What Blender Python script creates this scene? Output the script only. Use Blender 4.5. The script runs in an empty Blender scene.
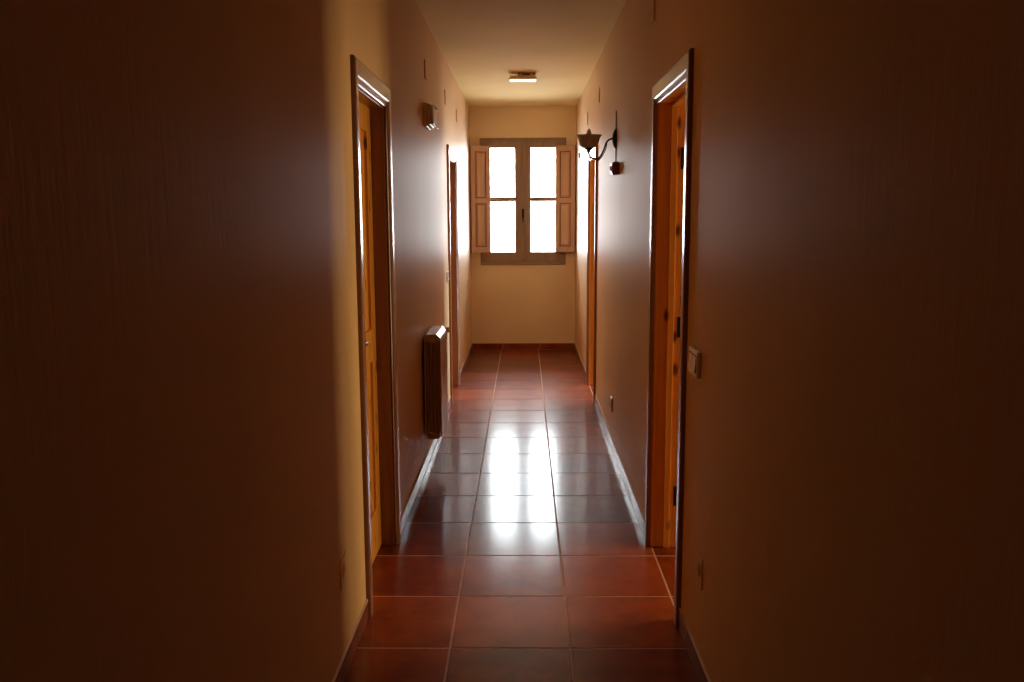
import bpy, bmesh, math, random
from mathutils import Vector, Matrix

random.seed(7)
SC = bpy.context.scene
COL = SC.collection

# ------------------------------------------------------------------ sizes (metres)
WL, WR, H, L = -0.591, 0.563, 2.653, 9.685      # corridor: left face, right face, height, far wall
TH = 0.13                                        # partition thickness
Y0 = -3.6                                        # wall behind the viewer
TILE, TX, TY = 0.4164, -0.2615, 2.8434           # floor tile pitch and phase
SK = 0.075                                       # skirting height
DOORS = {-1: ((3.132, 3.805), (6.855, 7.600)),   # clear openings (y0, y1) in the left wall
         1: ((3.062, 3.775), (6.870, 7.600))}    # and in the right wall
HEAD = 1.946
ARCH = 0.065                                     # architrave width
WX0, WX1, WZ0, WZ1 = -0.485, 0.457, 0.947, 2.325  # far window opening

# ------------------------------------------------------------------ materials
def nodes_of(name):
    m = bpy.data.materials.new(name)
    m.use_nodes = True
    nt = m.node_tree
    return m, nt, nt.nodes['Principled BSDF']

def N(nt, t, **kw):
    n = nt.nodes.new(t)
    for k, v in kw.items():
        if hasattr(n, k):
            setattr(n, k, v)
        else:
            n.inputs[k].default_value = v
    return n

def ramp(nt, stops):
    r = nt.nodes.new('ShaderNodeValToRGB')
    e = r.color_ramp.elements
    while len(e) < len(stops):
        e.new(0.5)
    for el, (p, c) in zip(e, stops):
        el.position = p
        el.color = (*c, 1)
    return r

def mapping(nt, scale, coord='Object'):
    tc = nt.nodes.new('ShaderNodeTexCoord')
    mp = nt.nodes.new('ShaderNodeMapping')
    mp.inputs['Scale'].default_value = scale
    nt.links.new(tc.outputs[coord], mp.inputs['Vector'])
    return mp

def bump(nt, bsdf, src, strength, dist=0.01):
    b = nt.nodes.new('ShaderNodeBump')
    b.inputs['Strength'].default_value = strength
    b.inputs['Distance'].default_value = dist
    nt.links.new(src, b.inputs['Height'])
    nt.links.new(b.outputs['Normal'], bsdf.inputs['Normal'])
    return b

def simple(name, col, rough=0.5, metal=0.0, spec=0.5, var=0.08, scale=30, bmp=0.0, coat=0.0):
    m, nt, b = nodes_of(name)
    mp = mapping(nt, (1, 1, 1))
    no = N(nt, 'ShaderNodeTexNoise', Scale=scale, Detail=3.0)
    nt.links.new(mp.outputs[0], no.inputs['Vector'])
    lo = tuple(c * (1 - var) for c in col)
    hi = tuple(min(1, c * (1 + var)) for c in col)
    r = ramp(nt, [(0.3, lo), (0.7, hi)])
    nt.links.new(no.outputs['Fac'], r.inputs[0])
    nt.links.new(r.outputs[0], b.inputs['Base Color'])
    b.inputs['Roughness'].default_value = rough
    b.inputs['Metallic'].default_value = metal
    b.inputs['Specular IOR Level'].default_value = spec
    b.inputs['Coat Weight'].default_value = coat
    if bmp:
        bump(nt, b, no.outputs['Fac'], bmp, 0.002)
    return m

def plaster(name, col, rough, sheen, var=0.05, stretch=(70, 70, 6), strength=0.32):
    """Matt painted plaster with a faint vertical drag of the roller and a slight sheen at grazing angles."""
    m, nt, b = nodes_of(name)
    nt.nodes.remove(b)
    mp = mapping(nt, stretch)
    no = N(nt, 'ShaderNodeTexNoise', Scale=1.0, Detail=4.0, Roughness=0.6)
    nt.links.new(mp.outputs[0], no.inputs['Vector'])
    mp2 = mapping(nt, (1.3, 1.3, 0.8))
    n2 = N(nt, 'ShaderNodeTexNoise', Scale=1.0, Detail=3.0)
    nt.links.new(mp2.outputs[0], n2.inputs['Vector'])
    lo = tuple(c * (1 - var) for c in col)
    hi = tuple(min(1, c * (1 + var)) for c in col)
    r = ramp(nt, [(0.3, lo), (0.7, hi)])
    nt.links.new(n2.outputs['Fac'], r.inputs[0])
    df = N(nt, 'ShaderNodeBsdfDiffuse')
    nt.links.new(r.outputs[0], df.inputs['Color'])
    gl = N(nt, 'ShaderNodeBsdfGlossy')
    gl.inputs['Roughness'].default_value = rough
    fr = N(nt, 'ShaderNodeFresnel', IOR=1.4)
    k = N(nt, 'ShaderNodeMath', operation='MULTIPLY')
    k.inputs[1].default_value = sheen
    pw = N(nt, 'ShaderNodeMath', operation='POWER')
    pw.inputs[1].default_value = 1.7
    nt.links.new(fr.outputs[0], pw.inputs[0])
    nt.links.new(pw.outputs[0], k.inputs[0])
    mx = nt.nodes.new('ShaderNodeMixShader')
    nt.links.new(k.outputs[0], mx.inputs[0])
    nt.links.new(df.outputs[0], mx.inputs[1])
    nt.links.new(gl.outputs[0], mx.inputs[2])
    bp = nt.nodes.new('ShaderNodeBump')
    bp.inputs['Strength'].default_value = strength
    bp.inputs['Distance'].default_value = 0.002
    nt.links.new(no.outputs['Fac'], bp.inputs['Height'])
    for q in (df, gl):
        nt.links.new(bp.outputs['Normal'], q.inputs['Normal'])
    nt.links.new(mx.outputs[0], nt.nodes['Material Output'].inputs['Surface'])
    return m

def pine(name, axis, light, dark, knots=True, rough=0.42, coat=0.12):
    """Varnished pine, the grain running along the given axis."""
    m, nt, b = nodes_of(name)
    s = [26.0, 26.0, 26.0]
    s[axis] = 1.1
    mp = mapping(nt, tuple(s))
    no = N(nt, 'ShaderNodeTexNoise', Scale=1.0, Detail=5.0, Roughness=0.6, Distortion=0.7)
    nt.links.new(mp.outputs[0], no.inputs['Vector'])
    mid = tuple((a + c) / 2 for a, c in zip(light, dark))
    r = ramp(nt, [(0.30, dark), (0.5, mid), (0.68, light)])
    nt.links.new(no.outputs['Fac'], r.inputs[0])
    out = r.outputs[0]
    if knots:
        k = [14.0, 14.0, 14.0]
        k[axis] = 6.0
        mk = mapping(nt, tuple(k))
        vo = N(nt, 'ShaderNodeTexVoronoi', Scale=1.0, Randomness=1.0)
        nt.links.new(mk.outputs[0], vo.inputs['Vector'])
        kr = ramp(nt, [(0.10, (0, 0, 0)), (0.22, (1, 1, 1))])
        nt.links.new(vo.outputs['Distance'], kr.inputs[0])
        mx = nt.nodes.new('ShaderNodeMix')
        mx.data_type = 'RGBA'
        mx.inputs['A'].default_value = (dark[0] * .22, dark[1] * .15, dark[2] * .15, 1)
        nt.links.new(kr.outputs[0], mx.inputs['Factor'])
        nt.links.new(out, mx.inputs['B'])
        out = mx.outputs['Result']
    nt.links.new(out, b.inputs['Base Color'])
    b.inputs['Roughness'].default_value = rough
    b.inputs['Coat Weight'].default_value = coat
    b.inputs['Coat Roughness'].default_value = 0.15
    bump(nt, b, no.outputs['Fac'], 0.12, 0.002)
    return m

def tile_material(name, rough, gloss, haze):
    """Glazed terracotta: mottled, each tile its own tone, a glaze with a clear and a hazy lobe."""
    m, nt, b = nodes_of(name)
    nt.nodes.remove(b)
    at = N(nt, 'ShaderNodeAttribute', attribute_name='tone')
    mp = mapping(nt, (1, 1, 1))
    no = N(nt, 'ShaderNodeTexNoise', Scale=7.0, Detail=6.0, Roughness=0.65)
    nt.links.new(mp.outputs[0], no.inputs['Vector'])
    add = N(nt, 'ShaderNodeMath', operation='MULTIPLY_ADD')
    add.inputs[1].default_value = 0.45
    nt.links.new(at.outputs['Fac'], add.inputs[0])
    nt.links.new(no.outputs['Fac'], add.inputs[2])
    r = ramp(nt, [(0.35, (0.11, 0.016, 0.004)), (0.7, (0.23, 0.038, 0.008)), (1.0, (0.36, 0.072, 0.014))])
    nt.links.new(add.outputs[0], r.inputs[0])
    df = N(nt, 'ShaderNodeBsdfDiffuse')
    nt.links.new(r.outputs[0], df.inputs['Color'])
    fine = N(nt, 'ShaderNodeTexNoise', Scale=42.0, Detail=4.0)
    nt.links.new(mp.outputs[0], fine.inputs['Vector'])
    rr = nt.nodes.new('ShaderNodeMapRange')
    rr.inputs['From Min'].default_value = 0.3
    rr.inputs['From Max'].default_value = 0.7
    rr.inputs['To Min'].default_value = rough - 0.02
    rr.inputs['To Max'].default_value = rough + 0.03
    nt.links.new(fine.outputs['Fac'], rr.inputs['Value'])
    g1 = N(nt, 'ShaderNodeBsdfGlossy')
    nt.links.new(rr.outputs[0], g1.inputs['Roughness'])
    g2 = N(nt, 'ShaderNodeBsdfGlossy')
    g2.inputs['Roughness'].default_value = 0.30
    gm = nt.nodes.new('ShaderNodeMixShader')
    gm.inputs[0].default_value = haze
    nt.links.new(g1.outputs[0], gm.inputs[1])
    nt.links.new(g2.outputs[0], gm.inputs[2])
    fr = N(nt, 'ShaderNodeFresnel', IOR=1.45)
    k = N(nt, 'ShaderNodeMath', operation='MULTIPLY')
    k.inputs[1].default_value = gloss
    nt.links.new(fr.outputs[0], k.inputs[0])
    mx = nt.nodes.new('ShaderNodeMixShader')
    nt.links.new(k.outputs[0], mx.inputs[0])
    nt.links.new(df.outputs[0], mx.inputs[1])
    nt.links.new(gm.outputs[0], mx.inputs[2])
    nt.links.new(mx.outputs[0], nt.nodes['Material Output'].inputs['Surface'])
    return m

def pane_material(name, tint):
    m, nt, b = nodes_of(name)
    nt.nodes.remove(b)
    tr = N(nt, 'ShaderNodeBsdfTransparent')
    tr.inputs['Color'].default_value = (*tint, 1)
    gl = N(nt, 'ShaderNodeBsdfGlossy')
    gl.inputs['Roughness'].default_value = 0.02
    fr = N(nt, 'ShaderNodeFresnel', IOR=1.45)
    mx = nt.nodes.new('ShaderNodeMixShader')
    nt.links.new(fr.outputs[0], mx.inputs[0])
    nt.links.new(tr.outputs[0], mx.inputs[1])
    nt.links.new(gl.outputs[0], mx.inputs[2])
    nt.links.new(mx.outputs[0], nt.nodes['Material Output'].inputs['Surface'])
    return m

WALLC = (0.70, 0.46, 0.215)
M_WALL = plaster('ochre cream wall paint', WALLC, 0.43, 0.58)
M_END = plaster('wall paint with light added', (0.84, 0.73, 0.58), 0.5, 0.2)  # same wall paint, lightened to stand in for light on the far wall
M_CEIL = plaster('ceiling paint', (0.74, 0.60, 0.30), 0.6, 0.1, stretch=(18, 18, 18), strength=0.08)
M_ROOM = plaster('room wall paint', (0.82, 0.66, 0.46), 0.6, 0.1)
M_TILE = tile_material('terracotta floor tile', 0.145, 0.95, 0.27)
M_SKIRT = tile_material('terracotta skirting tile', 0.17, 1.0, 0.26)
M_GROUT = simple('grout', (0.60, 0.40, 0.29), 0.8, bmp=0.3, scale=90)
M_CAULK = simple('pale joint line', (0.62, 0.47, 0.33), 0.7)
PL, PD = (0.84, 0.39, 0.055), (0.60, 0.235, 0.028)
M_PINE = [pine('honey pine grain %s' % 'xyz'[i], i, PL, PD) for i in range(3)]
M_TRIM = [pine('brown stained pine grain %s' % 'xyz'[i], i, (0.30, 0.115, 0.045), (0.17, 0.055, 0.022), False, 0.30, 0.25) for i in range(3)]
M_WIN = [pine('window wood grain %s' % 'xyz'[i], i, (0.36, 0.27, 0.24), (0.27, 0.19, 0.165), False, 0.35, 0.2) for i in range(3)]
M_SHUT = [pine('shutter wood grain %s' % 'xyz'[i], i, (0.64, 0.44, 0.37), (0.52, 0.34, 0.28), False, 0.35, 0.2) for i in range(3)]
M_GLASS = pane_material('clear pane glass', (0.97, 0.985, 0.98))
M_AMBER = pane_material('amber light filter pane', (0.72, 0.60, 0.43))  # tint added to dim and warm the light from the unseen room window
M_IRON = simple('black iron', (0.02, 0.017, 0.015), 0.42, 0.6)
M_BRASS = simple('dull brass', (0.45, 0.30, 0.11), 0.35, 0.9)
M_STEEL = simple('steel', (0.55, 0.54, 0.52), 0.3, 0.9)
M_CREAM = simple('cream plastic', (0.72, 0.62, 0.47), 0.35)
M_WHITE = simple('white plastic', (0.78, 0.72, 0.64), 0.28)
M_BROWN = simple('brown plastic', (0.24, 0.09, 0.05), 0.4)
M_CORD = simple('tan cord', (0.34, 0.20, 0.11), 0.6)
M_DARK = simple('dark slot', (0.02, 0.015, 0.012), 0.6)
M_RAD = simple('radiator enamel', (0.55, 0.40, 0.25), 0.30, spec=0.5)
def shade_material():
    m, nt, b = nodes_of('clouded alabaster glass')
    mp = mapping(nt, (1, 1, 1))
    no = N(nt, 'ShaderNodeTexNoise', Scale=38.0, Detail=4.0)
    nt.links.new(mp.outputs[0], no.inputs['Vector'])
    r = ramp(nt, [(0.3, (0.55, 0.50, 0.43)), (0.7, (0.80, 0.75, 0.66))])
    nt.links.new(no.outputs['Fac'], r.inputs[0])
    nt.links.new(r.outputs[0], b.inputs['Base Color'])
    b.inputs['Roughness'].default_value = 0.3
    tl = N(nt, 'ShaderNodeBsdfTranslucent')
    nt.links.new(r.outputs[0], tl.inputs['Color'])
    mx = nt.nodes.new('ShaderNodeMixShader')
    mx.inputs[0].default_value = 0.55
    nt.links.new(b.outputs[0], mx.inputs[1])
    nt.links.new(tl.outputs[0], mx.inputs[2])
    nt.links.new(mx.outputs[0], nt.nodes['Material Output'].inputs['Surface'])
    return m
M_SHADE = shade_material()
M_DIFF = simple('opal cover', (0.75, 0.66, 0.50), 0.35)

# ------------------------------------------------------------------ mesh helpers
def obj(name, bm, mat, parent=None, smooth=False, kind=None):
    bmesh.ops.recalc_face_normals(bm, faces=bm.faces)
    me = bpy.data.meshes.new(name)
    if parent is not None:                      # shapes are drawn in world coordinates
        bm.transform(world_of(parent).inverted())
    bm.to_mesh(me)
    bm.free()
    mats = mat if isinstance(mat, (list, tuple)) else [mat]
    for x in mats:
        me.materials.append(x)
    if smooth:
        for p in me.polygons:
            p.use_smooth = True
        try:
            me.set_sharp_from_angle(angle=math.radians(35))
        except Exception:
            pass
    o = bpy.data.objects.new(name, me)
    COL.objects.link(o)
    if parent is not None:
        o.parent = parent
    if kind:
        o['kind'] = kind
    return o

def world_of(o):
    m = Matrix.LocRotScale(o.location, o.rotation_euler, o.scale)
    return world_of(o.parent) @ m if o.parent else m

def thing(name, loc, label=None, cat=None, group=None, kind=None):
    o = bpy.data.objects.new(name, None)
    o.empty_display_size = 0.1
    COL.objects.link(o)
    o.location = loc
    if label:
        o['label'] = label
    if cat:
        o['category'] = cat
    if group:
        o['group'] = group
    if kind:
        o['kind'] = kind
    return o

def box(bm, a, b, bev=0.0, seg=2, mat=0):
    lo = [min(p, q) for p, q in zip(a, b)]
    hi = [max(p, q) for p, q in zip(a, b)]
    r = bmesh.ops.create_cube(bm, size=1.0)
    vs = r['verts']
    for v in vs:
        v.co = Vector([lo[i] + (v.co[i] + 0.5) * (hi[i] - lo[i]) for i in range(3)])
    fs = {f for v in vs for f in v.link_faces}
    for f in fs:
        f.material_index = mat
    if bev:
        es = list({e for v in vs for e in v.link_edges})
        bmesh.ops.bevel(bm, geom=es, offset=bev, segments=seg, profile=0.5, affect='EDGES', clamp_overlap=True)
    return bm

def B(*boxes, bev=0.0, seg=2):
    bm = bmesh.new()
    for a, b in boxes:
        box(bm, a, b, bev, seg)
    return bm

def tube(bm, pts, r, n=10, caps=True):
    pts = [Vector(p) for p in pts]
    rs = r if isinstance(r, (list, tuple)) else [r] * len(pts)
    rings, up = [], None
    for i, p in enumerate(pts):
        t = (pts[min(i + 1, len(pts) - 1)] - pts[max(i - 1, 0)]).normalized()
        if up is None:
            up = Vector((0, 1, 0)) if abs(t.y) < 0.9 else Vector((1, 0, 0))
        s = t.cross(up).normalized()
        up = s.cross(t).normalized()
        rings.append([bm.verts.new(p + (s * math.cos(a) + up * math.sin(a)) * rs[i])
                      for a in [2 * math.pi * k / n for k in range(n)]])
    for a, b in zip(rings, rings[1:]):
        for k in range(n):
            bm.faces.new((a[k], a[(k + 1) % n], b[(k + 1) % n], b[k]))
    if caps:
        bm.faces.new(rings[0])
        bm.faces.new(rings[-1])
    return bm

def catmull(pts, k=8):
    pts = [Vector(p) for p in pts]
    P = [2 * pts[0] - pts[1]] + pts + [2 * pts[-1] - pts[-2]]
    out = []
    for i in range(1, len(P) - 2):
        for j in range(k):
            t = j / k
            a, b, c, d = P[i - 1:i + 3]
            out.append(0.5 * (2 * b + (c - a) * t + (2 * a - 5 * b + 4 * c - d) * t * t + (3 * b - a - 3 * c + d) * t ** 3))
    return out + [pts[-1]]

def lathe(bm, c, prof, n=32, axis=2, flute=0.0, nf=0):
    """Revolve (radius, height) pairs about an axis through c."""
    c = Vector(c)
    rings = []
    for r, h in prof:
        ring = []
        for k in range(n):
            a = 2 * math.pi * k / n
            rr = r * (1 + (flute * math.cos(nf * a) if nf else 0))
            q = [rr * math.cos(a), rr * math.sin(a)]
            p = [0, 0, 0]
            p[axis] = h
            o = [i for i in range(3) if i != axis]
            p[o[0]], p[o[1]] = q
            ring.append(bm.verts.new(c + Vector(p)))
        rings.append(ring)
    for a, b in zip(rings, rings[1:]):
        for k in range(n):
            bm.faces.new((a[k], a[(k + 1) % n], b[(k + 1) % n], b[k]))
    bm.faces.new(rings[0])
    bm.faces.new(rings[-1])
    return bm

def slab(bm, axis, t0, t1, u0, u1, v0, v1, holes=()):
    """A wall slab of thickness t0..t1 along axis, with rectangular holes (u0, u1, v0, v1)."""
    us = sorted({u0, u1, *[h[0] for h in holes], *[h[1] for h in holes]})
    vs = sorted({v0, v1, *[h[2] for h in holes], *[h[3] for h in holes]})
    oth = [i for i in range(3) if i != axis]
    cache = {}
    def V(t, u, v):
        k = (t, u, v)
        if k not in cache:
            p = [0, 0, 0]
            p[axis], p[oth[0]], p[oth[1]] = t, u, v
            cache[k] = bm.verts.new(p)
        return cache[k]
    def solid(i, j):
        if i < 0 or j < 0 or i >= len(us) - 1 or j >= len(vs) - 1:
            return False
        cu, cv = (us[i] + us[i + 1]) / 2, (vs[j] + vs[j + 1]) / 2
        return not any(h[0] < cu < h[1] and h[2] < cv < h[3] for h in holes)
    for i in range(len(us) - 1):
        for j in range(len(vs) - 1):
            if not solid(i, j):
                continue
            a, b, c, d = us[i], us[i + 1], vs[j], vs[j + 1]
            for t in (t0, t1):
                bm.faces.new((V(t, a, c), V(t, b, c), V(t, b, d), V(t, a, d)))
            for (ii, jj, p, q) in ((i - 1, j, (a, c), (a, d)), (i + 1, j, (b, c), (b, d)),
                                   (i, j - 1, (a, c), (b, c)), (i, j + 1, (a, d), (b, d))):
                if not solid(ii, jj):
                    bm.faces.new((V(t0, *p), V(t0, *q), V(t1, *q), V(t1, *p)))
    return bm

def quad_prism(bm, pts, thick):
    """Extrude a polygon (list of 3D points) by the vector thick."""
    t = Vector(thick)
    a = [bm.verts.new(Vector(p)) for p in pts]
    b = [bm.verts.new(Vector(p) + t) for p in pts]
    bm.faces.new(a)
    bm.faces.new(b[::-1])
    n = len(a)
    for i in range(n):
        bm.faces.new((a[i], a[(i + 1) % n], b[(i + 1) % n], b[i]))
    return bm

# ------------------------------------------------------------------ room shell
R = 0.012                                                # lining sits this far into the wall hole
holes = {s: [(y0 - 0.02, y1 + 0.02, -0.05, HEAD + 0.02) for y0, y1 in DOORS[s]] for s in DOORS}
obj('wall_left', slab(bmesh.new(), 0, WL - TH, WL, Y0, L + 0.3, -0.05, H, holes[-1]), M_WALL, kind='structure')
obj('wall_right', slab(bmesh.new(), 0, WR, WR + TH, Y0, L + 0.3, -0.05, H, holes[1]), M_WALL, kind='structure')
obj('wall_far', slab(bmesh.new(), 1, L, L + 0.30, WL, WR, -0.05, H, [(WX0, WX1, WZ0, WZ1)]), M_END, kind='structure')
obj('wall_near', B(((WL, Y0 - 0.2, -0.05), (WR, Y0, H))), M_WALL, kind='structure')
obj('ceiling', B(((-2.5, Y0 - 0.2, H), (3.6, L + 0.3, H + 0.2))), M_CEIL, kind='structure')

def tiled_floor():
    bm = bmesh.new()
    box(bm, (-2.5, Y0 - 0.2, -0.2), (3.6, L + 0.3, -0.0012), mat=1)
    lay = bm.faces.layers.float.new('tone')
    g, bv = 0.0036, 0.0015
    i0 = int(math.floor((-0.75 - TX) / TILE))
    i1 = int(math.ceil((3.3 - TX) / TILE))
    j0 = int(math.floor((Y0 - TY) / TILE)) + 1
    j1 = int(math.ceil((L - TY) / TILE))
    rnd = random.Random(3)
    for i in range(i0, i1):
        for j in range(j0, j1):
            x0, x1 = TX + i * TILE + g, TX + (i + 1) * TILE - g
            y0, y1 = TY + j * TILE + g, TY + (j + 1) * TILE - g
            if y1 > L - 0.001:
                y1 = L - 0.001
            tone = rnd.random()
            dz = [rnd.uniform(-0.0004, 0.0004) for _ in range(4)]
            def ring(off, z, use=False):
                c = ((x0 + off, y0 + off), (x1 - off, y0 + off), (x1 - off, y1 - off), (x0 + off, y1 - off))
                return [bm.verts.new((px, py, z + (dz[k] if use else 0))) for k, (px, py) in enumerate(c)]
            rs = [ring(0, -0.006), ring(0, -bv), ring(bv * 0.3, -bv * 0.3), ring(bv, 0.0, True)]
            fs = [bm.faces.new(rs[3])]
            for a, b in zip(rs, rs[1:]):
                for k in range(4):
                    fs.append(bm.faces.new((a[k], a[(k + 1) % 4], b[(k + 1) % 4], b[k])))
            for f in fs:
                f[lay] = tone
    o = obj('floor', bm, [M_TILE, M_GROUT], kind='structure')
    return o
tiled_floor()

def skirting(name, axis, face, out, spans, joints):
    """Skirting tiles along a wall: axis 1 runs in y on a side wall, axis 0 runs in x on the far wall."""
    bm = bmesh.new()
    lay = bm.faces.layers.float.new('tone')
    rnd = random.Random(len(name))
    for s0, s1 in spans:
        cuts = [s0] + [j for j in joints if s0 + 0.02 < j < s1 - 0.02] + [s1]
        for a, b in zip(cuts, cuts[1:]):
            t = rnd.random()
            n0 = len(bm.faces)
            if axis == 1:
                box(bm, (face, a + 0.0015, 0.003), (face + out * 0.009, b - 0.0015, SK - 0.004), 0.0015, 1)
            else:
                box(bm, (a + 0.0015, face, 0.003), (b - 0.0015, face + out * 0.009, SK - 0.004), 0.0015, 1)
            bm.faces.ensure_lookup_table()
            for f in bm.faces[n0:]:
                f[lay] = t
    sk = obj(name, bm, M_SKIRT, kind='structure')
    bm = bmesh.new()
    for s0, s1 in spans:                                  # pale joint along the top edge
        if axis == 1:
            box(bm, (face, s0, SK - 0.004), (face + out * 0.007, s1, SK + 0.001))
        else:
            box(bm, (s0, face, SK - 0.004), (s1, face + out * 0.007, SK + 0.001))
    obj('top_joint', bm, M_CAULK, sk)
    return sk

ysp = {s: [(Y0, d[0][0] - ARCH), (d[0][1] + ARCH, d[1][0] - ARCH), (d[1][1] + ARCH, L)] for s, d in DOORS.items()}
yj = [TY + k * TILE for k in range(-20, 20)]
skirting('baseboard_left', 1, WL, 1, ysp[-1], yj)
skirting('baseboard_right', 1, WR, -1, ysp[1], yj)
skirting('baseboard_far', 0, L, -1, [(WL + 0.009, WR - 0.009)], [TX + 0.015, TX + TILE + 0.015])

# rooms behind the doors
def shell(name, x0, x1, y0, y1, hole=None, sgn=1):
    bm = bmesh.new()
    if sgn > 0:
        slab(bm, 0, x1, x1 + 0.25, y0 - 0.1, y1 + 0.1, -0.05, H, [hole] if hole else [])
    else:
        slab(bm, 0, x0 - 0.25, x0, y0 - 0.1, y1 + 0.1, -0.05, H)
    slab(bm, 1, y0 - 0.1, y0, x0, x1, -0.05, H)
    slab(bm, 1, y1, y1 + 0.1, x0, x1, -0.05, H)
    return obj(name, bm, M_ROOM, kind='structure')

RX, RXB = 3.10, 2.20
WIN_A = (3.14, 4.12, 0.06, 2.30)
WIN_B = (6.96, 7.80, 0.06, 2.40)
shell('wall_near_room', WR + TH, RX, 1.3, 5.2, WIN_A)
shell('wall_far_room', WR + TH, RXB, 5.4, L + 0.2, WIN_B)
shell('wall_left_room', -2.2, WL - TH, 1.3, L + 0.2, None, -1)

# ------------------------------------------------------------------ doors
def architrave(bm, face, out, y0, y1, zt):
    """Stepped, mitred casing swept up one side, over the head and down the other."""
    prof = [(-0.003, 0.0), (-0.003, 0.004), (0.000, 0.007), (0.006, 0.007), (0.008, 0.011), (0.014, 0.012),
            (0.018, 0.017), (0.058, 0.018), (0.062, 0.016), (ARCH, 0.012), (ARCH, 0.0)]
    secs = []
    for (y, z, sy, sz) in ((y0, 0.001, -1, 0), (y0, zt, -1, 1), (y1, zt, 1, 1), (y1, 0.001, 1, 0)):
        secs.append([bm.verts.new((face + out * h, y + sy * u, z + sz * u * 1.25)) for u, h in prof])
    n = len(prof)
    for a, b in zip(secs, secs[1:]):
        for k in range(n):
            bm.faces.new((a[k], a[(k + 1) % n], b[(k + 1) % n], b[k]))
    bm.faces.new(secs[0])
    bm.faces.new(secs[-1])
    return bm

def leaf_mesh(w, h, t):
    """Framed leaf in local axes: hinge edge at the origin, width along +x, thickness along y."""
    fr, pn = bmesh.new(), []
    st, top, lock, bot = 0.10, 0.11, 0.14, 0.20
    zs = [(bot, 0.86), (0.86 + lock, h - top)]
    box(fr, (0, 0, 0), (st, t, h), 0.002)
    box(fr, (w - st, 0, 0), (w, t, h), 0.002)
    for z0, z1 in ((0, bot), (0.86, 0.86 + lock), (h - top, h)):
        box(fr, (st, 0.0005, z0), (w - st, t - 0.0005, z1), 0.0015)
    for z0, z1 in zs:
        p = bmesh.new()
        box(p, (st - 0.005, t * 0.32, z0 - 0.005), (w - st + 0.005, t * 0.68, z1 + 0.005))
        box(p, (st + 0.05, t * 0.12, z0 + 0.05), (w - st - 0.05, t * 0.88, z1 - 0.05), 0.012, 1)
        pn.append(p)
    return fr, pn

def lever(parent, x, z, t, sgn):
    """Dark lever handle and key plate on both faces of a leaf (leaf's own axes)."""
    for y, s in ((0, -1), (t, 1)):
        bm = bmesh.new()
        box(bm, (x - 0.02, y, z - 0.11), (x + 0.02, y + s * 0.006, z + 0.09), 0.002)
        tube(bm, [(x, y, z), (x, y + s * 0.045, z), (x - sgn * 0.015, y + s * 0.052, z), (x - sgn * 0.11, y + s * 0.050, z - 0.004)], [0.010, 0.010, 0.010, 0.007], 12)
        o = obj('handle', bm, M_IRON, None, True)
        o.parent = parent

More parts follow.
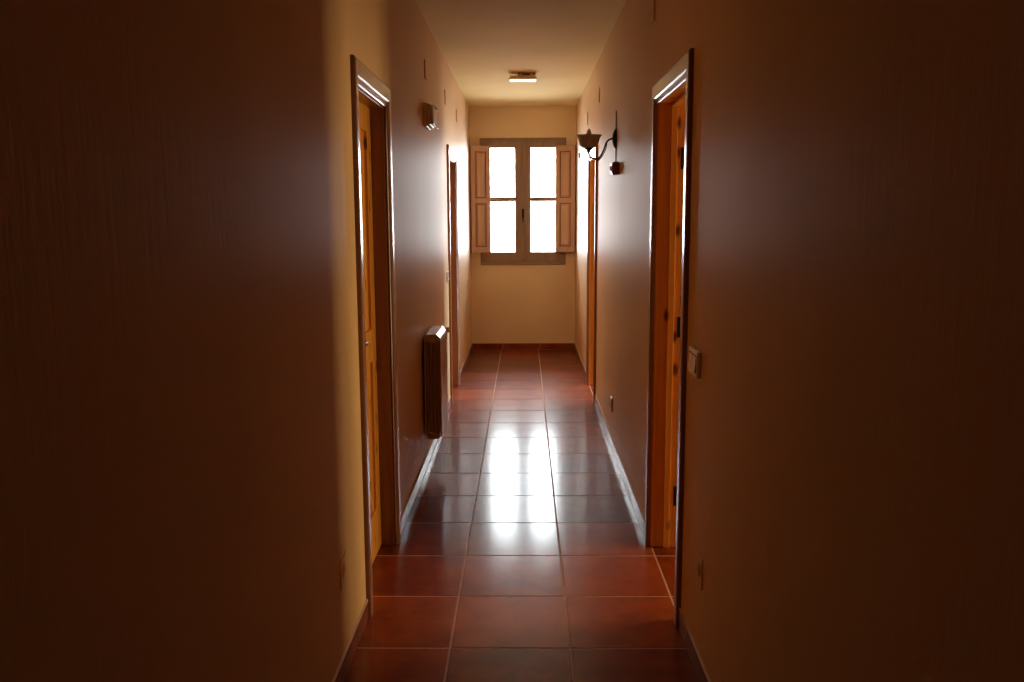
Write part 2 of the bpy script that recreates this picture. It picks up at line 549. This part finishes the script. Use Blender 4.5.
def door(name, side, span, opening):
    """side -1 left wall, +1 right wall. opening: leaf angle in degrees, hinged on the far jamb."""
    y0, y1 = span
    face = WL if side < 0 else WR
    out = -side                                         # towards the corridor
    back = face - out * TH
    root = thing(name, (face, (y0 + y1) / 2, 0), kind='structure')
    # lining: two jambs and a head, each a board
    jb = bmesh.new()
    for a, b in ((y0 - 0.02, y0), (y1, y1 + 0.02)):
        box(jb, (face, a, 0.0), (back, b, HEAD + 0.02), 0.005, 3)
    wood = M_PINE if opening else M_TRIM                # same pine lining, darkened on shut doors to paint in its shade
    obj('jamb_lining', jb, wood[2], root)
    obj('head_lining', B(((face, y0, HEAD), (back, y1, HEAD + 0.02)), bev=0.0015), wood[1], root)
    # door stop, a thinner strip the leaf closes against
    sx0, sx1 = face - out * 0.004, face - out * 0.062
    st = bmesh.new()
    if opening:
        sx0, sx1 = face - out * 0.055, face - out * 0.083
    for a, b in ((y0, y0 + 0.012), (y1 - 0.012, y1)):
        box(st, (sx0, a, 0.002), (sx1, b, HEAD), 0.0015)
    box(st, (sx0, y0, HEAD - 0.012), (sx1, y1, HEAD), 0.0015)
    obj('door_stop', st, wood[2], root)
    ar = architrave(bmesh.new(), face, out, y0, y1, HEAD)
    obj('architrave', ar, M_TRIM[2], root)
    ar = architrave(bmesh.new(), back, -out, y0, y1, HEAD)
    obj('architrave', ar, M_TRIM[2], root)
    # the leaf, in its own axes, then hung on the far jamb
    w, h, t = (y1 - y0) - 0.006, HEAD - 0.010, 0.038
    lf = thing('door_leaf', (0, 0, 0))
    fr, pn = leaf_mesh(w, h, t)
    f = obj('leaf_frame', fr, M_PINE[2])
    f.parent = lf
    for p in pn:
        q = obj('panel', p, M_PINE[2])
        q.parent = lf
    lever(lf, w - 0.055, 1.0, t, 1)
    lf.parent = root
    # local x (width) points to -y of the room when shut; thickness grows away from the corridor
    if opening:
        a = math.radians(opening)
        hx = back - out * 0.012                         # hinge pin just off the room face
        # right wall: shut direction is -y, it swings through +x round to +y
        ang = -math.pi / 2 + a
        lf.location = (hx - face, y1 + 0.004 - (y0 + y1) / 2, 0.006)
        lf.rotation_euler = (0, 0, ang)
    else:
        lf.location = (-0.063 - t if side < 0 else 0.063, y1 - 0.003 - (y0 + y1) / 2, 0.006)
        lf.rotation_euler = (0, 0, -math.pi / 2)
    for z in (0.24, 1.0, 1.72):
        bm = bmesh.new()
        if opening:
            hx = back - out * 0.012
            tube(bm, [(hx, y1 + 0.004, z - 0.045), (hx, y1 + 0.004, z + 0.045)], 0.008, 10)
            tube(bm, [(hx, y1 + 0.004, z - 0.055), (hx, y1 + 0.004, z - 0.045)], 0.006, 10)
            tube(bm, [(hx, y1 + 0.004, z + 0.045), (hx, y1 + 0.004, z + 0.055)], 0.006, 10)
            box(bm, (back + out * 0.030, y1 - 0.0025, z - 0.045), (back, y1, z + 0.045))
        else:
            hx = back + out * 0.02
            tube(bm, [(hx, y1 - 0.004, z - 0.045), (hx, y1 - 0.004, z + 0.045)], 0.007, 10)
            box(bm, (hx, y1 - 0.0025, z - 0.045), (hx + out * 0.02, y1, z + 0.045))
        obj('hinge', bm, M_IRON, root)
    return root

door('door_1', -1, DOORS[-1][0], 0)
door('door_2', 1, DOORS[1][0], 168)
door('door_3', -1, DOORS[-1][1], 0)
door('door_4', 1, DOORS[1][1], 168)

# ------------------------------------------------------------------ the far window
def far_window():
    root = thing('window_1', ((WX0 + WX1) / 2, L, WZ0), kind='structure')
    yf, yb = L + 0.012, L + 0.075
    cx = (WX0 + WX1) / 2
    fw = 0.042
    f = bmesh.new()
    box(f, (WX0, yf, WZ0), (WX0 + fw, yb, WZ1), 0.003)
    box(f, (WX1 - fw, yf, WZ0), (WX1, yb, WZ1), 0.003)
    box(f, (WX0 + fw, yf, WZ1 - 0.045), (WX1 - fw, yb, WZ1), 0.003)
    box(f, (WX0 + fw, yf, WZ0), (WX1 - fw, yb, WZ0 + 0.055), 0.003)
    obj('frame', f, M_WIN[2], root)
    # narrow wooden board along the bottom, standing a little proud of the wall
    obj('sill_board', B(((WX0 + 0.006, L - 0.010, WZ0 + 0.002), (WX1 - 0.006, L + 0.012, WZ0 + 0.040)), bev=0.004), M_WIN[0], root)
    gz0, gz1, gm0, gm1 = 1.087, 2.222, 1.648, 1.684
    ys, yt = L + 0.002, L + 0.058
    for s, (ox0, ox1, gx0, gx1) in ((-1, (WX0 + fw - 0.012, cx, -0.378, -0.098)), (1, (cx, WX1 - fw + 0.012, 0.066, 0.352))):
        sash = bmesh.new()
        box(sash, (ox0, ys, WZ0 + 0.045), (gx0, yt, WZ1 - 0.036), 0.003)
        box(sash, (gx1, ys, WZ0 + 0.045), (ox1, yt, WZ1 - 0.036), 0.003)
        box(sash, (gx0, ys, gz1), (gx1, yt, WZ1 - 0.036), 0.002)
        box(sash, (gx0, ys, WZ0 + 0.045), (gx1, yt, gz0), 0.002)
        so = obj('sash', sash, M_WIN[2], root)
        obj('glazing_bar', B(((gx0, ys + 0.01, gm0), (gx1, yt - 0.008, gm1)), bev=0.004), M_WIN[0], so)
        for z0, z1 in ((gz0, gm0), (gm1, gz1)):
            bd = bmesh.new()                             # bead round each pane, coloured dark to stand for its shadow line
            for a, b in (((gx0, z0), (gx0 + 0.006, z1)), ((gx1 - 0.006, z0), (gx1, z1)), ((gx0 + 0.006, z0), (gx1 - 0.006, z0 + 0.006)), ((gx0 + 0.006, z1 - 0.006), (gx1 - 0.006, z1))):
                box(bd, (a[0], ys + 0.016, a[1]), (b[0], ys + 0.027, b[1]))
            obj('glazing_bead_shade', bd, M_BROWN, so)
            obj('pane', B(((gx0 - 0.003, ys + 0.028, z0 - 0.003), (gx1 + 0.003, ys + 0.032, z1 + 0.003))), M_GLASS, so)
    # raised cover strip over the meeting stiles, with a small espagnolette handle
    obj('meeting_strip', B(((cx - 0.022, L - 0.010, WZ0 + 0.062), (cx + 0.022, L + 0.004, WZ1 - 0.05)), bev=0.004), M_WIN[2], root)
    hb = bmesh.new()
    box(hb, (cx - 0.012, L - 0.016, 1.46), (cx + 0.012, L - 0.009, 1.56), 0.002)
    tube(hb, [(cx, L - 0.012, 1.53), (cx, L - 0.045, 1.53), (cx, L - 0.048, 1.51), (cx, L - 0.046, 1.42)], [0.007, 0.007, 0.007, 0.006], 10)
    obj('handle', hb, M_IRON, root, True)
    # inside shutters folded back towards the side walls
    for s, hx in ((-1, -0.380), (1, 0.353)):
        piv = thing('shutter', (0, 0, 0))
        piv.parent = root
        w, t = 0.226, 0.032
        z0, z1 = 1.090, 2.236
        piv.location = (hx - cx, -0.004, z0 - WZ0)
        open_ = math.radians(24)
        # local +x runs from the hinge to the outer edge, local -y faces the corridor
        piv.rotation_euler = (0, 0, math.pi + open_) if s < 0 else (0, 0, -open_)
        ya, yb2 = (0.0, t) if s < 0 else (-t, 0.0)
        hh = z1 - z0
        st, ra = 0.048, 0.060
        fr = bmesh.new()
        box(fr, (0, ya, 0), (st, yb2, hh), 0.002)
        box(fr, (w - st, ya, 0), (w, yb2, hh), 0.002)
        mid = hh * 0.485
        for a, b in ((0, ra), (mid - 0.022, mid + 0.032), (hh - ra, hh)):
            box(fr, (st, ya + 0.0005, a), (w - st, yb2 - 0.0005, b), 0.0015)
        f_ = obj('shutter_frame', fr, M_SHUT[2])
        f_.parent = piv
        for a, b in ((ra, mid - 0.022), (mid + 0.032, hh - ra)):
            p = bmesh.new()
            box(p, (st - 0.004, ya + 0.012, a - 0.004), (w - st + 0.004, yb2 - 0.012, b + 0.004))
            box(p, (st + 0.016, ya + 0.002, a + 0.018), (w - st - 0.016, yb2 - 0.002, b - 0.018), 0.009, 1)
            q = obj('panel', p, M_SHUT[2])
            q.parent = piv
            md = bmesh.new()                             # dark strip in the panel groove, its shade put into the colour
            e = 0.011
            for (xa, za, xb, zb) in ((st, a, st + e, b), (w - st - e, a, w - st, b), (st + e, a, w - st - e, a + e), (st + e, b - e, w - st - e, b)):
                box(md, (xa, ya + 0.006, za), (xb, yb2 - 0.006, zb))
            q = obj('panel_groove_shade', md, M_TRIM[2])
            q.parent = piv
        for z in (0.16, hh - 0.16):
            hb = bmesh.new()
            tube(hb, [(0, (ya + yb2) / 2, z - 0.03), (0, (ya + yb2) / 2, z + 0.03)], 0.007, 10)
            q = obj('hinge', hb, M_IRON)
            q.parent = piv
    # outer stone ledge
    obj('outer_ledge', B(((WX0 - 0.05, L + 0.10, WZ0 - 0.03), (WX1 + 0.05, L + 0.36, WZ0 + 0.004)), bev=0.004), M_GROUT, root)
    return root
far_window()

def balcony_window(name, hole, RX, glass):
    """Tall room window seen only by the light it lets in."""
    y0, y1, z0, z1 = hole
    root = thing(name, (RX, (y0 + y1) / 2, z0), kind='structure')
    f = bmesh.new()
    xa, xb = RX + 0.10, RX + 0.16
    for a, b in ((y0, y0 + 0.05), (y1 - 0.05, y1), ((y0 + y1) / 2 - 0.045, (y0 + y1) / 2 + 0.045)):
        box(f, (xa, a, z0), (xb, b, z1), 0.003)
    for a, b in ((z0, z0 + 0.09), (z1 - 0.06, z1)):
        box(f, (xa + 0.001, y0, a), (xb - 0.001, y1, b), 0.002)
    obj('frame', f, M_WIN[2], root)
    for a, b in ((y0 + 0.045, (y0 + y1) / 2 - 0.04), ((y0 + y1) / 2 + 0.04, y1 - 0.045)):
        obj('pane', B(((xa + 0.028, a, z0 + 0.08), (xa + 0.032, b, z1 - 0.055))), glass, root)
balcony_window('window_2', WIN_A, RX, M_AMBER)
balcony_window('window_3', WIN_B, RXB, M_GLASS)

# ------------------------------------------------------------------ radiator
def radiator():
    y0, n, pitch = 4.93, 5, 0.080
    xw, xf = WL + 0.014, WL + 0.112
    z0, z1 = 0.200, 0.815
    root = thing('radiator', (WL, y0 + n * pitch / 2, 0),
                 'ribbed metal radiator hung on left wall between the two left-hand doors', 'radiator')
    for k in range(n):
        a = y0 + k * pitch
        c = a + pitch / 2
        bm = bmesh.new()
        # flat front column, centre web and rear column, with rounded heads
        box(bm, (xf - 0.012, a + 0.002, z0 + 0.015), (xf, a + pitch - 0.002, z1 - 0.035), 0.004)
        box(bm, (xw, a + 0.006, z0 + 0.02), (xw + 0.010, a + pitch - 0.006, z1 - 0.03), 0.003)
        for d in (0.020, 0.040, 0.060, 0.076):
            e = 0.004 if d in (0.020, 0.060) else 0.010
            box(bm, (xw + d - 0.0035, a + e, z0 + 0.035), (xw + d + 0.0035, a + pitch - e, z1 - 0.045), 0.002)
        box(bm, (xw + 0.006, c - 0.006, z0 + 0.03), (xf - 0.006, c + 0.006, z1 - 0.03))
        # sloping deflector head
        quad_prism(bm, [(xw, a + 0.003, z1 - 0.045), (xf, a + 0.003, z1 - 0.045), (xf - 0.004, a + 0.003, z1 - 0.022),
                        (xf - 0.026, a + 0.003, z1), (xw + 0.012, a + 0.003, z1), (xw, a + 0.003, z1 - 0.014)], (0, pitch - 0.006, 0))
        # top slots stay open between heads; bottom collector
        box(bm, (xw + 0.012, a + 0.003, z0), (xf - 0.016, a + pitch - 0.003, z0 + 0.042), 0.008)
        obj('radiator_section', bm, M_RAD, root)
    for z in (z0 + 0.022, z1 - 0.03):
        bm = bmesh.new()
        xc = (xw + xf) / 2
        tube(bm, [(xc, y0 - 0.016, z), (xc, y0 + 0.01, z)], 0.017, 16)
        tube(bm, [(xc, y0 - 0.022, z), (xc, y0 - 0.016, z)], 0.011, 6)
        o = obj('end_plug', bm, M_STEEL, root)
        o['label'] = 'bright end plug'
    bm = bmesh.new()
    yv = y0 + n * pitch
    xc = (xw + xf) / 2
    tube(bm, [(xc, yv - 0.01, z1 - 0.03), (xc, yv + 0.05, z1 - 0.03)], 0.013, 12)
    tube(bm, [(xc, yv + 0.04, z1 - 0.03), (xf + 0.012, yv + 0.04, z1 - 0.03)], [0.013, 0.018], 14)
    tube(bm, [(xc, yv + 0.04, z1 - 0.03), (WL, yv + 0.04, z1 - 0.03)], 0.008, 10)
    obj('valve', bm, M_WHITE, root, True)['label'] = 'pale valve'
    for y in (y0 + 0.10, y0 + n * pitch - 0.10):
        for z in (z0 + 0.09, z1 - 0.10):
            obj('wall_mount', B(((WL, y - 0.012, z - 0.02), (xw + 0.012, y + 0.012, z + 0.012)), bev=0.002), M_STEEL, root)
    bm = bmesh.new()
    tube(bm, [(xc, yv - 0.01, z0 + 0.022), (xc, yv + 0.04, z0 + 0.022), (WL, yv + 0.04, z0 + 0.022)], 0.008, 10)
    obj('pipe', bm, M_STEEL, root, True)
radiator()

# ------------------------------------------------------------------ sconce on the right wall
def sconce():
    y = 5.45
    root = thing('wall_sconce', (WR, y, 1.885),
                 'iron wall sconce with scrolled arm and bell-shaped glass shade on right wall', 'wall lamp')
    bm = bmesh.new()
    prof = [(0.001, 0.0), (0.036, 0.0), (0.036, 0.004), (0.030, 0.010), (0.016, 0.016), (0.001, 0.018)]
    lathe(bm, (0, 0, 0), prof, 28)
    for v in bm.verts:                                   # lay the disc on the wall and stretch it tall
        px, py, pz = v.co
        v.co = Vector((WR - pz * 1.5, y + py, 1.946 + px * 1.72))
    obj('back_plate', bm, M_IRON, root, True)
    bm = bmesh.new()
    arm = catmull([(WR - 0.014, y, 1.944), (WR - 0.034, y, 1.945), (WR - 0.060, y, 1.925), (WR - 0.080, y, 1.872),
                   (WR - 0.105, y, 1.832), (WR - 0.130, y, 1.826), (WR - 0.155, y, 1.836), (WR - 0.167, y, 1.858), (WR - 0.168, y, 1.880)], 8)
    tube(bm, arm, 0.0050, 10)
    obj('arm', bm, M_IRON, root, True)
    bm = bmesh.new()
    sc = catmull([(WR - 0.056, y, 1.930), (WR - 0.066, y, 1.880), (WR - 0.092, y, 1.834), (WR - 0.122, y, 1.812),
                  (WR - 0.150, y, 1.818), (WR - 0.166, y, 1.838)], 8)
    tube(bm, sc, 0.0028, 8)
    obj('scroll', bm, M_IRON, root, True)
    cx = WR - 0.168
    bm = bmesh.new()
    lathe(bm, (cx, y, 0), [(0.003, 1.862), (0.011, 1.866), (0.012, 1.880), (0.024, 1.886), (0.027, 1.892), (0.004, 1.894)], 20)
    obj('cup', bm, M_IRON, root, True)
    bm = bmesh.new()
    pr = [(0.022, 1.8925), (0.040, 1.897), (0.051, 1.907), (0.058, 1.922), (0.061, 1.940), (0.066, 1.955), (0.079, 1.968),
          (0.076, 1.968), (0.063, 1.956), (0.058, 1.940), (0.055, 1.922), (0.048, 1.909), (0.038, 1.900), (0.018, 1.8955)]
    n = 40
    lathe(bm, (cx, y, 0), pr, n, 2, 0.035, 8)
    obj('lamp_shade', bm, M_SHADE, root, True)['label'] = 'clouded bell-shaped glass shade'
    bm = bmesh.new()
    lathe(bm, (cx, y, 0), [(0.002, 1.8935), (0.013, 1.894), (0.013, 1.955), (0.016, 1.957), (0.016, 1.975), (0.013, 1.992), (0.006, 2.004), (0.001, 2.007)], 18)
    obj('bulb', bm, M_CREAM, root, True)
    # thin painted-over cord running up and down the wall from the plate
    for za, zb in ((2.000, 2.110), (1.892, 1.806)):
        obj('cord', tube(bmesh.new(), [(WR - 0.003, y, za), (WR - 0.003, y, zb)], 0.003, 8), M_CORD, root, True)
sconce()

# ------------------------------------------------------------------ small fittings
def button_box():
    y0, y1, z0, z1 = 5.25, 5.33, 1.722, 1.797
    root = thing('alarm_button', (WR, (y0 + y1) / 2, z0),
                 'small brown call-button box with pale face just below the wall sconce', 'alarm button')
    obj('mounting_box', B(((WR - 0.040, y0, z0), (WR, y1, z1)), bev=0.006), M_BROWN, root)
    obj('face_plate', B(((WR - 0.047, y0 + 0.006, z0 + 0.006), (WR - 0.039, y1 - 0.006, z1 - 0.006)), bev=0.003), M_WHITE, root)['label'] = 'pale face plate'
    bm = bmesh.new()
    lathe(bm, (0, 0, 0), [(0.001, 0), (0.014, 0), (0.014, 0.005), (0.010, 0.008), (0.001, 0.008)], 20)
    for v in bm.verts:
        px, py, pz = v.co
        v.co = Vector((WR - 0.046 - pz, (y0 + y1) / 2 + py, (z0 + z1) / 2 + px))
    obj('push_button', bm, M_BROWN, root, True)
button_box()

def left_fitting():
    y0, y1, z0, z1 = 5.25, 5.48, 2.005, 2.145
    xo = WL + 0.058
    root = thing('emergency_light', (WL, (y0 + y1) / 2, z0),
                 'box-shaped wall light with banded end, high on left wall above the radiator', 'wall light')
    obj('mounting_base', B(((WL, y0, z0), (WL + 0.020, y1, z1)), bev=0.004), M_CREAM, root)
    obj('band', B(((WL + 0.018, y0 + 0.003, z0 + 0.008), (WL + 0.024, y1 - 0.003, z1 - 0.004))), M_CORD, root)
    obj('body', B(((WL + 0.020, y0 + 0.004, z0 + 0.010), (xo - 0.018, y1 - 0.004, z1 - 0.006)), bev=0.006), M_CREAM, root)
    obj('diffuser', B(((xo - 0.018, y0 + 0.010, z0 + 0.016), (xo, y1 - 0.010, z1 - 0.010)), bev=0.009, seg=3), M_DIFF, root)['label'] = 'pale cover'
    for z, s in ((z1 - 0.012, 1), (z0 + 0.022, -1)):
        bm = bmesh.new()
        quad_prism(bm, [(xo - 0.004, y0 + 0.085, z), (xo + 0.004, y0 + 0.085, z), (xo + 0.020, y0 + 0.085, z - 0.022), (xo + 0.014, y0 + 0.085, z - 0.026)], (0, 0.018, 0))
        obj('clip', bm, M_STEEL, root)
left_fitting()

def ceiling_fitting():
    x0, x1, y0, y1 = -0.125, 0.107, 7.42, 7.56
    zb = 2.598
    root = thing('ceiling_light', ((x0 + x1) / 2, (y0 + y1) / 2, H),
                 'flat rectangular ceiling light with pale cover in front of the window', 'ceiling light')
    obj('base', B(((x0 + 0.075, y0 + 0.015, H - 0.028), (x1 - 0.015, y1 - 0.015, H)), bev=0.003), M_BROWN, root)
    obj('tray', B(((x0, y0, zb + 0.030), (x1, y1, H - 0.026)), bev=0.004), M_CREAM, root)
    obj('diffuser', B(((x0 + 0.002, y0 - 0.004, zb), (x1 - 0.002, y1 + 0.004, zb + 0.032)), bev=0.008, seg=3), M_DIFF, root)['label'] = 'pale cover'
    for x in (x0 + 0.10, x1 - 0.045):
        obj('clip', B(((x - 0.012, y0 - 0.008, zb + 0.026), (x + 0.012, y0, zb + 0.046)), bev=0.002), M_STEEL, root)
ceiling_fitting()

def wall_plate(name, side, y, z, w, h, t, mat, label, cat, group=None):
    """Rounded plate standing on a side wall; y is its near edge, z its foot."""
    f, o = (WL, 1) if side < 0 else (WR, -1)
    root = thing(name, (f, y + w / 2, z), label, cat, group)
    obj('cover_plate', B(((f, y, z), (f + o * t, y + w, z + h)), bev=min(0.003, t * 0.3)), mat, root)
    return root, f, o

# junction box covers near the ceiling, painted over with the wall
for side, y, z, lab in ((-1, 5.34, 2.297, 'painted square cover plate high on left wall, above the boxy wall light'),
                        (-1, 6.68, 2.312, 'painted square cover plate high on left wall, just before the far left door'),
                        (-1, 7.78, 2.297, 'painted square cover plate high on left wall, beyond the far left door, nearest the window'),
                        (1, 3.915, 2.308, 'painted square cover plate high on right wall, beside the top of the near right door'),
                        (1, 6.66, 2.317, 'painted square cover plate high on right wall, above and beyond the sconce back plate'),
                        (1, 7.885, 2.280, 'painted square cover plate high on right wall, directly above the sconce shade in view')):
    root, f, o = wall_plate('junction_cover', side, y, z, 0.10, 0.105, 0.007, M_WALL, lab, 'cover plate', 'junction covers near the ceiling')
    for k in (0.02, 0.08):
        bm = bmesh.new()
        lathe(bm, (0, 0, 0), [(0.0005, 0), (0.004, 0), (0.004, 0.0015), (0.0005, 0.002)], 10)
        for v in bm.verts:
            px, py, pz = v.co
            v.co = Vector((f + o * (0.0068 + pz), y + k + py, z + 0.0525 + px))
        obj('mounting_screw', bm, M_WALL, root)

def socket(side, y, z, mat, lab, w=0.085, h=0.10, t=0.004):
    root, f, o = wall_plate('wall_socket', side, y, z, w, h, t, mat, lab, 'socket', 'low wall sockets')
    bm = bmesh.new()
    lathe(bm, (0, 0, 0), [(0.001, 0.001), (0.017, 0.001), (0.020, 0.0), (0.021, 0.002), (0.019, 0.003), (0.001, 0.0025)], 24)
    for v in bm.verts:
        px, py, pz = v.co
        v.co = Vector((f + o * (t + pz), y + w / 2 + py, z + h / 2 + px))
    obj('socket_well', bm, mat, root, True)
    for dy in (-0.0095, 0.0095):
        bm = tube(bmesh.new(), [(f + o * (t + 0.001), y + w / 2 + dy, z + h / 2), (f + o * (t + 0.0035), y + w / 2 + dy, z + h / 2)], 0.0025, 8)
        obj('pin_hole', bm, M_DARK, root)
socket(-1, 2.645, 0.297, M_WALL, 'ochre wall socket low on left wall, just before the near left door')
socket(1, 2.645, 0.299, M_WALL, 'ochre wall socket low on right wall, under the light switch')
socket(1, 5.46, 0.241, M_CREAM, 'cream wall socket low on right wall, between the two right-hand doors', 0.08, 0.09, 0.012)

def switch(side, y, z, w, h, t, gangs, lab, mat=M_WHITE, rock=M_WHITE):
    root, f, o = wall_plate('light_switch', side, y, z, w, h, t, mat, lab, 'light switch', 'light switches')
    gw = (w - 0.024) / gangs
    for k in range(gangs):
        a = y + 0.012 + k * gw + 0.003
        bm = bmesh.new()
        quad_prism(bm, [(f + o * (t - 0.002), a, z + 0.018), (f + o * (t + 0.006), a, z + 0.018),
                        (f + o * (t + 0.002), a, z + h / 2), (f + o * (t + 0.001), a, z + h - 0.018), (f + o * (t - 0.002), a, z + h - 0.018)], (0, gw - 0.006, 0))
        obj('rocker', bm, rock, root)
    bm = bmesh.new()
    box(bm, (f + o * (t - 0.001), y + 0.009, z + 0.014), (f + o * (t + 0.0008), y + w - 0.009, z + h - 0.014))
    obj('rocker_gap', bm, M_DARK, root)
switch(1, 2.755, 0.963, 0.140, 0.086, 0.014, 2, 'pale double light switch beside the near right door')
switch(-1, 6.60, 0.985, 0.080, 0.085, 0.010, 1, 'single light switch beside the far left door')
switch(1, 8.97, 2.058, 0.060, 0.052, 0.014, 1, 'tiny dark switch plate on right wall near the window shutter', M_BROWN, M_BROWN)

# ------------------------------------------------------------------ light: an overcast white sky through the windows
w = bpy.data.worlds.new('sky')
SC.world = w
w.use_nodes = True
bg = w.node_tree.nodes['Background']
bg.inputs['Color'].default_value = (0.92, 0.96, 1.0, 1)
bg.inputs['Strength'].default_value = 30.5

def portal(name, loc, sx, sy, rot):
    d = bpy.data.lights.new(name, 'AREA')
    d.shape = 'RECTANGLE'
    d.size, d.size_y = sx, sy
    d.cycles.is_portal = True
    o = bpy.data.objects.new(name, d)
    COL.objects.link(o)
    o.location = loc
    o.rotation_euler = rot
portal('window_portal', ((WX0 + WX1) / 2, L + 0.29, (WZ0 + WZ1) / 2), WX1 - WX0, WZ1 - WZ0, (-math.pi / 2, 0, 0))
for hh, rx in ((WIN_A, RX), (WIN_B, RXB)):
    portal('room_portal', (rx + 0.24, (hh[0] + hh[1]) / 2, (hh[2] + hh[3]) / 2), hh[3] - hh[2], hh[1] - hh[0], (0, math.pi / 2, 0))

# ------------------------------------------------------------------ camera
cam = bpy.data.cameras.new('camera')
cam.sensor_width = 36.0
cam.lens = 873.06 / 1024 * 36
cam.clip_start = 0.02
co = bpy.data.objects.new('camera', cam)
COL.objects.link(co)
PITCH, YAW, ROLL = 0.1417, -0.0146, -0.0049
m = Matrix.Rotation(-YAW, 4, 'Z') @ Matrix.Rotation(math.pi / 2 - PITCH, 4, 'X') @ Matrix.Rotation(ROLL, 4, 'Z')
co.matrix_world = Matrix.Translation((0, 0, 1.48)) @ m
SC.camera = co

SC.view_settings.view_transform = 'Standard'
SC.view_settings.look = 'None'
SC.view_settings.exposure = 0.0
SC.view_settings.gamma = 1.0
SC.view_settings.use_curve_mapping = False
SC.cycles.max_bounces = 14
SC.cycles.diffuse_bounces = 8
SC.cycles.glossy_bounces = 6
SC.cycles.transparent_max_bounces = 12
SC.cycles.use_denoising = True
SC.cycles.caustics_reflective = True
SC.cycles.sample_clamp_indirect = 8.0
